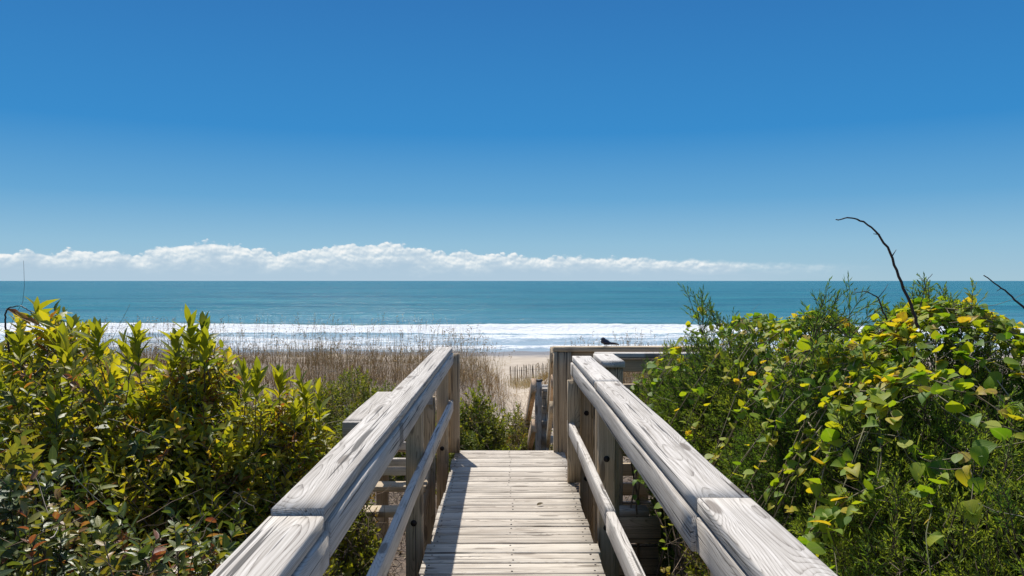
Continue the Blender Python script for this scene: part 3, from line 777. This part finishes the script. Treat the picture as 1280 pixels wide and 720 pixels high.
def vine(label, starts, leaf=.058, tb=.5, nl=9, hang=.5):
    t = thing('greenbrier_vine', label, 'vine', (*starts[0][:2], 0), 'greenbrier vines over the junipers')
    mL, mS = MB(), MB()
    for (x, y, az, L) in starts:
        n = 16; pts = []
        p = np.array([x, y]); a = az
        for i in range(n):
            z = float(surf_z(p[0], p[1]))
            pts.append((p[0], p[1], z+.03+.05*rng.random()))
            a += rng.normal(0, .35)
            p = p+np.array([cos(a), sin(a)])*L/n
            p[0] = max(p[0], .80); p[1] = max(p[1], 1.5)
        pts = np.array(pts)
        for i in range(1, n): pts[i, 2] = max(pts[i, 2], pts[i-1, 2]-L/n*1.6)
        pts[1:-1] = (pts[:-2]+2*pts[1:-1]+pts[2:])/4
        tube(mS, pts, np.linspace(.0028, .0013, n), 5, float(np.clip(rng.normal(.55, .25), 0, 1)))
        k = int(nl*L/.5)
        u = rng.uniform(0, n-1.01, k); i = u.astype(int); f = (u-i)[:, None]
        q = pts[i]*(1-f)+pts[i+1]*f
        out = nrm(np.stack([-np.ones(k)*.4, -np.ones(k)*.9, rng.uniform(-.1, .9, k)], 1)+rdir(k)*.55)
        pet = rng.uniform(.012, .03, k)
        ends = q+out*pet[:, None]
        tubes(mS, np.stack([q, (q+ends)/2, ends], 1), np.full(k, .0011), np.full(k, .0009), np.full(k, .3))
        dr = nrm(out*.6+np.array([0, 0, -1.])*rng.uniform(-.3, hang*1.5, k)[:, None]+rdir(k)*.5)
        s = leaf*rng.uniform(.55, 1.2, k)
        base = tb+rng.normal(0, .12)
        leaves(mL, HEART, ends, dr, nrm(out*.5+np.array([-.1, .25, .9])+rdir(k)*.5), s, s*rng.uniform(.85, 1.05, k), np.clip(base+rng.normal(0, .15, k)+(rng.random(k) < .12)*.25, 0, .95), curl=rng.uniform(-.6, 3.4, k))
    mL.build('leaves', M['smi'], t, True); mS.build('stems', M['vine'], t, True)
def many(xr, yr, n, L=(.5, 1.1)):
    return [(rng.uniform(*xr), rng.uniform(*yr), rng.uniform(0, 6.28), rng.uniform(*L)) for _ in range(n)]
vine('greenbrier vine with large round leaves along the top of the right bank', many((1.5, 2.6), (2.9, 3.6), 46), .046, .56, 14)
vine('small-leaved, yellow-flecked greenbrier vine tangled across the middle of the right bank', many((1.15, 2.0), (2.9, 4.6), 100), .036, .60, 14)
vine('greenbrier vine with pale green hearts trailing down behind the right handrail', many((1.0, 1.6), (2.4, 3.4), 26), .052, .54, 8)
vine('sparse greenbrier vine over the low juniper at the lower right corner', many((1.3, 2.2), (1.8, 2.6), 9), .052, .52, 5)
vine('small greenbrier vine climbing the dark juniper at the boardwalk end', many((.95, 1.3), (4.6, 5.3), 18, (.4, .8)), .052, .58, 9)

# bare stems sticking up
def at(px, py, d): return ((px-632)/1000*d, d, H-(py-351)/1000*d)
def stem(label, pts, r0, r1, sub=(), mat='redtwig', grp='bare stems above the right bank'):
    mb = MB()
    P = np.array([at(*p) for p in pts])
    tq = np.linspace(0, len(P)-1, len(P)*4)
    Q = np.stack([np.interp(tq, np.arange(len(P)), P[:, k]) for k in range(3)], 1)
    for _ in range(2): Q[1:-1] = (Q[:-2]+2*Q[1:-1]+Q[2:])/4
    Q = Q+rng.normal(0, .0012, Q.shape)
    tube(mb, Q, np.linspace(r0, r1, len(Q)), 6, .4)
    for s in sub:
        tube(mb, np.array([at(*p) for p in s]), np.linspace(r1*1.2, r1*.5, len(s)), 5, .4)
    o = mb.build('bare_stem', M[mat], smooth=True, loc=Q[0])
    return tag(o, label, 'stem', grp)
stem('tall dark bare stem arching left against the sky', [(1150, 410, 2.6), (1141, 382, 2.6), (1128, 355, 2.6), (1117, 320, 2.6), (1101, 293, 2.58), (1080, 276, 2.55), (1062, 271, 2.52), (1046, 275, 2.5)], .0055, .0018,
     [[(1101, 293, 2.58), (1093, 292, 2.57)], [(1117, 320, 2.6), (1122, 312, 2.6)]])
stem('short dark bare stem leaning left at the right edge', [(1300, 400, 2.6), (1276, 378, 2.6), (1255, 360, 2.6), (1232, 344, 2.6)], .004, .0016, [[(1255, 360, 2.6), (1249, 364, 2.6)]])
stem('thin pale bare stem standing beside the tall dark one', [(1152, 385, 2.7), (1155, 372, 2.7), (1160, 352, 2.7), (1168, 342, 2.7)], .0016, .0009)
stem('reddish bare twig forking on top of the right bank', [(1110, 400, 2.8), (1100, 372, 2.8), (1085, 364, 2.8), (1070, 366, 2.8)], .003, .0013, [[(1100, 372, 2.8), (1108, 362, 2.8), (1112, 355, 2.8)]])
cs = stem('curled dark shoot with reddish drooping leaves at the far left edge', [(14, 440, 3.2), (10, 410, 3.2), (9, 392, 3.2), (14, 384, 3.2), (26, 382, 3.2), (36, 385, 3.2), (42, 391, 3.2)], .004, .0016, grp=None)
b = MB(); q = np.array([at(*p) for p in ((10, 386, 3.2), (22, 390, 3.19), (40, 391, 3.2), (30, 398, 3.18), (50, 402, 3.2))])
leaves(b, LANCE, q, np.array([(.6, .1, -.25), (.8, 0, -.5), (.7, .2, -.6), (.9, 0, -.2), (.7, -.1, -.1)]), np.array([(.1, -.5, .8)]*5), np.full(5, .075), np.full(5, .026), np.array([1., .97, .6, .98, .55]), curl=np.full(5, 1.5))
b.build('leaves', M['bay'], cs, True)

# ------------------------------------------------------------------ dune shrubs beyond the deck
def dune_shrub(label, x, y, rx, ry, rz, n, tb=.45, leaf=.046, z0=None, tw=.5):
    z0 = float(ground_z(x, y)) if z0 is None else z0
    t = thing('dune_shrub', label, 'shrub', (x, y, z0), 'low shrubs on the dune')
    mL, mS = MB(), MB()
    e = [(x, y, z0, rx, ry, rz)]
    n = int(n*1.7)
    P, Nn = shell(e, n, (-.05, .3), corridor, zmin=z0-.1)
    D = nrm(Nn*.6+np.array([0, 0, .8])+rdir(len(P))*.6)
    shoots(mL, mS, P, D, rng.uniform(.12, .26, len(P)), 12, OVAL, leaf*rng.uniform(.7, 1.3, len(P)), .5, np.clip(tb+rng.normal(0, .2, len(P)), 0, 1), ang=(70, 30), droop=.2)
    interior_branches(mS, e, 10, zbase=z0-.1, tint=.5)
    Q, _ = shell(e, int(n*tw*.45), (-.08, .25), corridor, zmin=z0-.1); dead_twigs(mS, Q, rng.uniform(.15, .45, len(Q)), tint=(.45, .2), rad=.0025)
    mL.build('leaves', M['dune'], t); mS.build('branches', M['twig'], t)
dune_shrub('green dune shrub directly beyond the left end of the deck', -.32, 9.2, .42, .7, 1.04, 900, .50)
dune_shrub('brownish twiggy dune shrub in front of the far slatted post', .22, 11.0, .50, .8, .60, 420, .74, tw=1.6)
dune_shrub('low yellow-green dune shrub at the foot of the beach stairs', .12, 8.6, .30, .5, .50, 260, .62)
dune_shrub('wide green dune shrub left of the handrail end, behind the boxed steps', -1.5, 10.2, .95, .9, .86, 1000, .52)
dune_shrub('bright green dune shrub further left, in front of the brown grass', -2.35, 12.2, 1.0, .9, 1.0, 1000, .58)
dune_shrub('mossy green dune shrub below the dune grass by the left hedge', -2.75, 9.9, .8, .8, .68, 600, .5)
dune_shrub('olive dune shrub between the boxed steps and the left hedge', -1.75, 7.4, .6, .7, .50, 480, .5, tw=1.)
dune_shrub('small yellowish shrub under the near end of the left handrail', -.80, 4.15, .20, .55, 1.25, 620, .62, .034, tw=1.8)
dune_shrub('twiggy shrub with yellow leaves below the right handrail', .90, 3.6, .22, .6, 1.18, 420, .74, .032, tw=2.2)
dune_shrub('tangled dry shrub under the boxed steps', -.77, 3.0, .17, .75, 1.30, 560, .68, .032, tw=2.6)
dune_shrub('grey twiggy shrub on the right of the sandy gap', 2.4, 13.0, 1.0, .8, .7, 420, .7, tw=1.4)

# ------------------------------------------------------------------ sea oats and dry underbrush (uncountable)
def blades(mb, n, xy, hgt, rad, lean, tint, heads=0.):
    x, y = xy; z = ground_z(x, y)
    a = rng.uniform(0, 6.28, n); l = np.abs(rng.normal(0, lean, n))
    t = np.linspace(0, 1, 5)
    C = np.stack([x[:, None]+np.cos(a)[:, None]*l[:, None]*hgt[:, None]*t**2, y[:, None]+np.sin(a)[:, None]*l[:, None]*hgt[:, None]*t**2,
                  z[:, None]-.05+hgt[:, None]*t*(1-.3*l[:, None]*t)], -1)
    tubes(mb, C, rad, rad*.35, tint)
    if heads > 0:
        k = rng.random(n) < heads
        E = C[k]; m_ = len(E)
        for j in range(5):
            p = E[:, -1]-(E[:, -1]-E[:, -2])*(j*.16)
            leaves(mb, TINY, p, nrm(rdir(m_)*.7+np.array([.2, 0, .5])), rdir(m_), rng.uniform(.04, .09, m_), rng.uniform(.012, .02, m_), np.full(m_, .4))
def scatter(n, y0, y1, d0, d1, clear=0.):
    y = rng.uniform(y0, y1, n*3); x = rng.uniform(d0, d1, n*3)*y
    cl = fbm(x*.8, y*.8, 91, 3); s = np.exp(-((x-.022*y)/(.034*y))**4)
    ok = rng.random(n*3) < np.clip((cl-.25)*2.6, .05, 1)*(1-clear*s)
    return x[ok][:n], y[ok][:n]
mb = MB()
x, y = scatter(4400, 15.5, 27, -.52, .30, .82); n = len(x)
blades(mb, n, (x, y), (.45+1.05*rng.random(n)**1.7)*np.clip(1.05-.35*np.clip((x/y+.05)*8, 0, 1), .5, 1.1), rng.uniform(.002, .0036, n), .22, np.clip(rng.normal(.4, .25, n), 0, 1), .3)
tag(mb.build('sea_oats', M['grass']), 'tall thin brown sea oats standing along the dune crest', 'grass', kind='stuff')
mb = MB()
x, y = scatter(12000, 12.5, 25, -.55, .30, .93); n = len(x)
blades(mb, n, (x, y), rng.uniform(.2, .62, n), rng.uniform(.003, .0055, n), .55, np.clip(rng.normal(.30, .2, n), 0, 1))
x, y = scatter(3200, 26, 38, -.4, .3, .97); n = len(x)
blades(mb, n, (x, y), rng.uniform(.3, .8, n), rng.uniform(.004, .007, n), .4, np.clip(rng.normal(.6, .2, n), 0, 1))
x = rng.uniform(.8, 4.2, 1500); y = rng.uniform(33, 40.5, 1500)
x, y = x-.9*rng.random(1500), y
blades(mb, 1500, (x, y), rng.uniform(.2, .6, 1500), rng.uniform(.004, .007, 1500), .4, np.clip(rng.normal(.85, .15, 1500), 0, 1))
tag(mb.build('dry_grass', M['grass']), 'brown dry dune grass and brush covering the dune', 'grass', kind='stuff')
mb = MB()
n = 5200; y = rng.uniform(6.8, 17, n); x = rng.uniform(-.55, .30, n)*y
ok = rng.random(n) > .85*np.exp(-((x-.03*y)/(.045*y))**2)*(y > 11)
x, y = x[ok], y[ok]; n = len(x)
dead_twigs(mb, np.stack([x, y, ground_z(x, y)+.04], 1), rng.uniform(.12, .5, n), tint=(.32, .18), rad=.003, up=.55)
n = 900; x = rng.choice([-1, 1], n)*rng.uniform(.64, 1.3, n); y = rng.uniform(1.2, 6.5, n)
dead_twigs(mb, np.stack([x, y, ground_z(x, y)+rng.uniform(0, .5, n)], 1), rng.uniform(.2, .6, n), tint=(.6, .22), rad=.0024, up=.6)
tag(mb.build('dead_twigs', M['twig']), 'bare brown dead twigs littering the dune floor', 'twigs', kind='stuff')
mb = MB()
n = 9000; y = rng.uniform(.5, 12, n); x = rng.uniform(-3.2, 3.2, n)
leaves(mb, OVAL, np.stack([x, y, ground_z(x, y)+.012], 1), nrm(rng.normal(size=(n, 3))*np.array([1, 1, .25])), nrm(rdir(n)*.5+np.array([0, 0, 1.])),
       rng.uniform(.025, .07, n), rng.uniform(.012, .03, n), rng.random(n))
tag(mb.build('leaf_litter', M['litter']), 'brown fallen leaves covering the ground under the bushes', 'leaf litter', kind='stuff')

# ------------------------------------------------------------------ light, sky with its bank of cloud
SUNV = np.array([-.20, .62, 1.0]); SUNV /= np.linalg.norm(SUNV)
el = math.asin(SUNV[2]); az = math.atan2(SUNV[0], SUNV[1])
sd = bpy.data.lights.new('sun', 'SUN'); sd.energy = 5.0; sd.angle = radians(.53); sd.color = (1., .955, .88)
so = bpy.data.objects.new('sun', sd); COL.objects.link(so)
so.rotation_euler = (math.acos(SUNV[2]), 0, math.atan2(SUNV[1], SUNV[0])+pi/2)
so.location = (0, 0, 30)

W = bpy.data.worlds.new('World'); S.world = W; W.use_nodes = True
nt = W.node_tree; nt.nodes.clear(); T = NT(nt)
sky = T.n('ShaderNodeTexSky', sky_type='NISHITA')
sky.sun_disc = False; sky.sun_elevation = el; sky.sun_rotation = az
sky.air_density = 1.0; sky.dust_density = .1; sky.ozone_density = 5.0; sky.altitude = 0
hs = T.n('ShaderNodeHueSaturation', ins={'Color': sky.outputs[0], 'Saturation': .85, 'Value': 1.0, 'Hue': .5})
dv = T.n('ShaderNodeTexCoord').outputs['Generated']
dx, dy, dz = T.sep(dv)
blue = T.ramp(T.math('MULTIPLY', dz, 2.), [(0.0, (2.067, 3.167, 3.867)), (0.09, (1.533, 2.867, 3.9)), (0.2, (0.667, 2.1, 3.667)), (0.36, (0.147, 1.4, 3.333)), (0.68, (0.113, 0.967, 2.667)), (1.0, (0.133, 0.867, 2.467))])
skc = T.mix(T.mr(dz, .40, .70, .97, .0, True), hs.outputs[0], blue)
bg = T.n('ShaderNodeBackground', ins={'Color': skc, 'Strength': .15})
azv = T.math('ARCTAN2', dx, dy); elv = T.math('ARCSINE', dz)
fc = T.n('ShaderNodeFloatCurve')
cv = fc.mapping.curves[0]
def au(px): return (math.atan((px-632)/1000)+.8)/1.6
pts = [(0, .45), (au(-60), .5), (au(0), .53), (au(60), .60), (au(110), .62), (au(150), .60), (au(200), .72), (au(265), .84), (au(320), .70), (au(365), .66), (au(420), .84), (au(475), .86), (au(530), .72), (au(580), .66), (au(640), .61), (au(740), .57), (au(860), .50), (au(960), .43), (au(1040), .40), (au(1110), .36), (au(1180), .28), (1, .2)]
while len(cv.points) < len(pts): cv.points.new(.5, .5)
for p, (a, b_) in zip(cv.points, pts): p.location = (a, b_)
fc.mapping.update()
T.put(fc.inputs['Value'], T.mr(azv, -.8, .8))
top = T.math('MULTIPLY', fc.outputs[0], .0535)
cvv = T.xyz(T.math('MULTIPLY', azv, 1.), T.math('MULTIPLY', elv, 1.5), 0.)
def billow(vec):
    a = T.n('ShaderNodeTexVoronoi', feature='SMOOTH_F1', voronoi_dimensions='2D', ins={'Vector': vec, 'Scale': 42., 'Smoothness': .3}).outputs['Distance']
    b = T.n('ShaderNodeTexVoronoi', feature='SMOOTH_F1', voronoi_dimensions='2D', ins={'Vector': vec, 'Scale': 120., 'Smoothness': .35}).outputs['Distance']
    c = T.noise(vec, 330., 4., .6)
    s = T.math('ADD', T.math('MULTIPLY', a, -.55), T.math('MULTIPLY', b, -.26))
    return T.math('ADD', s, T.math('MULTIPLY', c, .30))
wv = T.n('ShaderNodeTexNoise', ins={'Vector': cvv, 'Scale': 60., 'Detail': 3.})
wvec = T.n('ShaderNodeVectorMath', operation='MULTIPLY_ADD', ins={0: wv.outputs['Color'], 1: (.006, .006, 0), 2: cvv}).outputs[0]
bl = billow(wvec)
off = T.n('ShaderNodeVectorMath', operation='ADD', ins={0: wvec, 1: (-.0012, .0042, 0)}).outputs[0]
bl2 = billow(off)
fluff = T.mr(azv, .08, .30, 1., .25)                                # the bank thins into a flat sheet to the right
hgt = T.math('ADD', T.math('SUBTRACT', top, elv), T.math('MULTIPLY', T.math('MULTIPLY', T.math('ADD', bl, .22), .016), fluff))
soft = T.mr(azv, .0, .30, .0030, .007)
dens = T.mr(hgt, 0., soft, 0, 1, True)
opac = T.mr(azv, .25, .46, .88, 0., True)
wisp = T.noise(T.xyz(T.math('MULTIPLY', azv, 9.), T.math('MULTIPLY', elv, 110.), 0.), 1., 5., .6)
opac = T.math('MULTIPLY', opac, T.mr(T.math('ADD', wisp, T.mr(azv, .05, .3, .5, 0.)), .3, .6, .45, 1.))
rel = T.math('DIVIDE', elv, T.math('MAXIMUM', top, .004))
lit_ = T.math('MULTIPLY_ADD', T.math('SUBTRACT', bl, bl2), 2.0, .62)
lowf = T.noise(cvv, 22., 4., .6)
bright = T.math('MULTIPLY', T.mr(T.math('ADD', rel, T.math('MULTIPLY_ADD', lowf, 1.6, -.8)), .18, .95, 0, 1, True), T.math('MAXIMUM', lit_, .1), clamp=True)
ccol = T.ramp(bright, [(0., (.42, .55, .67)), (.35, (.56, .66, .74)), (.7, (.78, .83, .85)), (1., (.95, .94, .92))])
hz = T.mr(elv, .0, .024, .75, 0., True)
ccol = T.mix(hz, ccol, (.43, .57, .69))
bgc = T.n('ShaderNodeBackground', ins={'Color': ccol, 'Strength': .92})
mx = T.n('ShaderNodeMixShader'); T.put(mx.inputs[0], T.math('MULTIPLY', T.math('MULTIPLY', dens, opac), T.mr(elv, -.001, .0)))
T.put(mx.inputs[1], bg.outputs[0]); T.put(mx.inputs[2], bgc.outputs[0])
ow = T.n('ShaderNodeOutputWorld'); T.put(ow.inputs[0], mx.outputs[0])

# ------------------------------------------------------------------ camera and colour
cam = bpy.data.cameras.new('camera'); co = bpy.data.objects.new('camera', cam); COL.objects.link(co)
cam.sensor_width = 36; cam.lens = 36*1000/1280; cam.clip_start = .05; cam.clip_end = 90000
co.location = (0, 0, H); co.rotation_euler = (pi/2-.009, 0, -.008)
S.camera = co
S.render.engine = 'CYCLES'
S.cycles.max_bounces = 7; S.cycles.transparent_max_bounces = 6
S.cycles.use_denoising = True
S.cycles.sample_clamp_indirect = 4.0; S.cycles.sample_clamp_direct = 0
vs = S.view_settings
vs.view_transform = 'Standard'; vs.look = 'None'; vs.exposure = 0.2; vs.gamma = 1.0; vs.use_curve_mapping = False
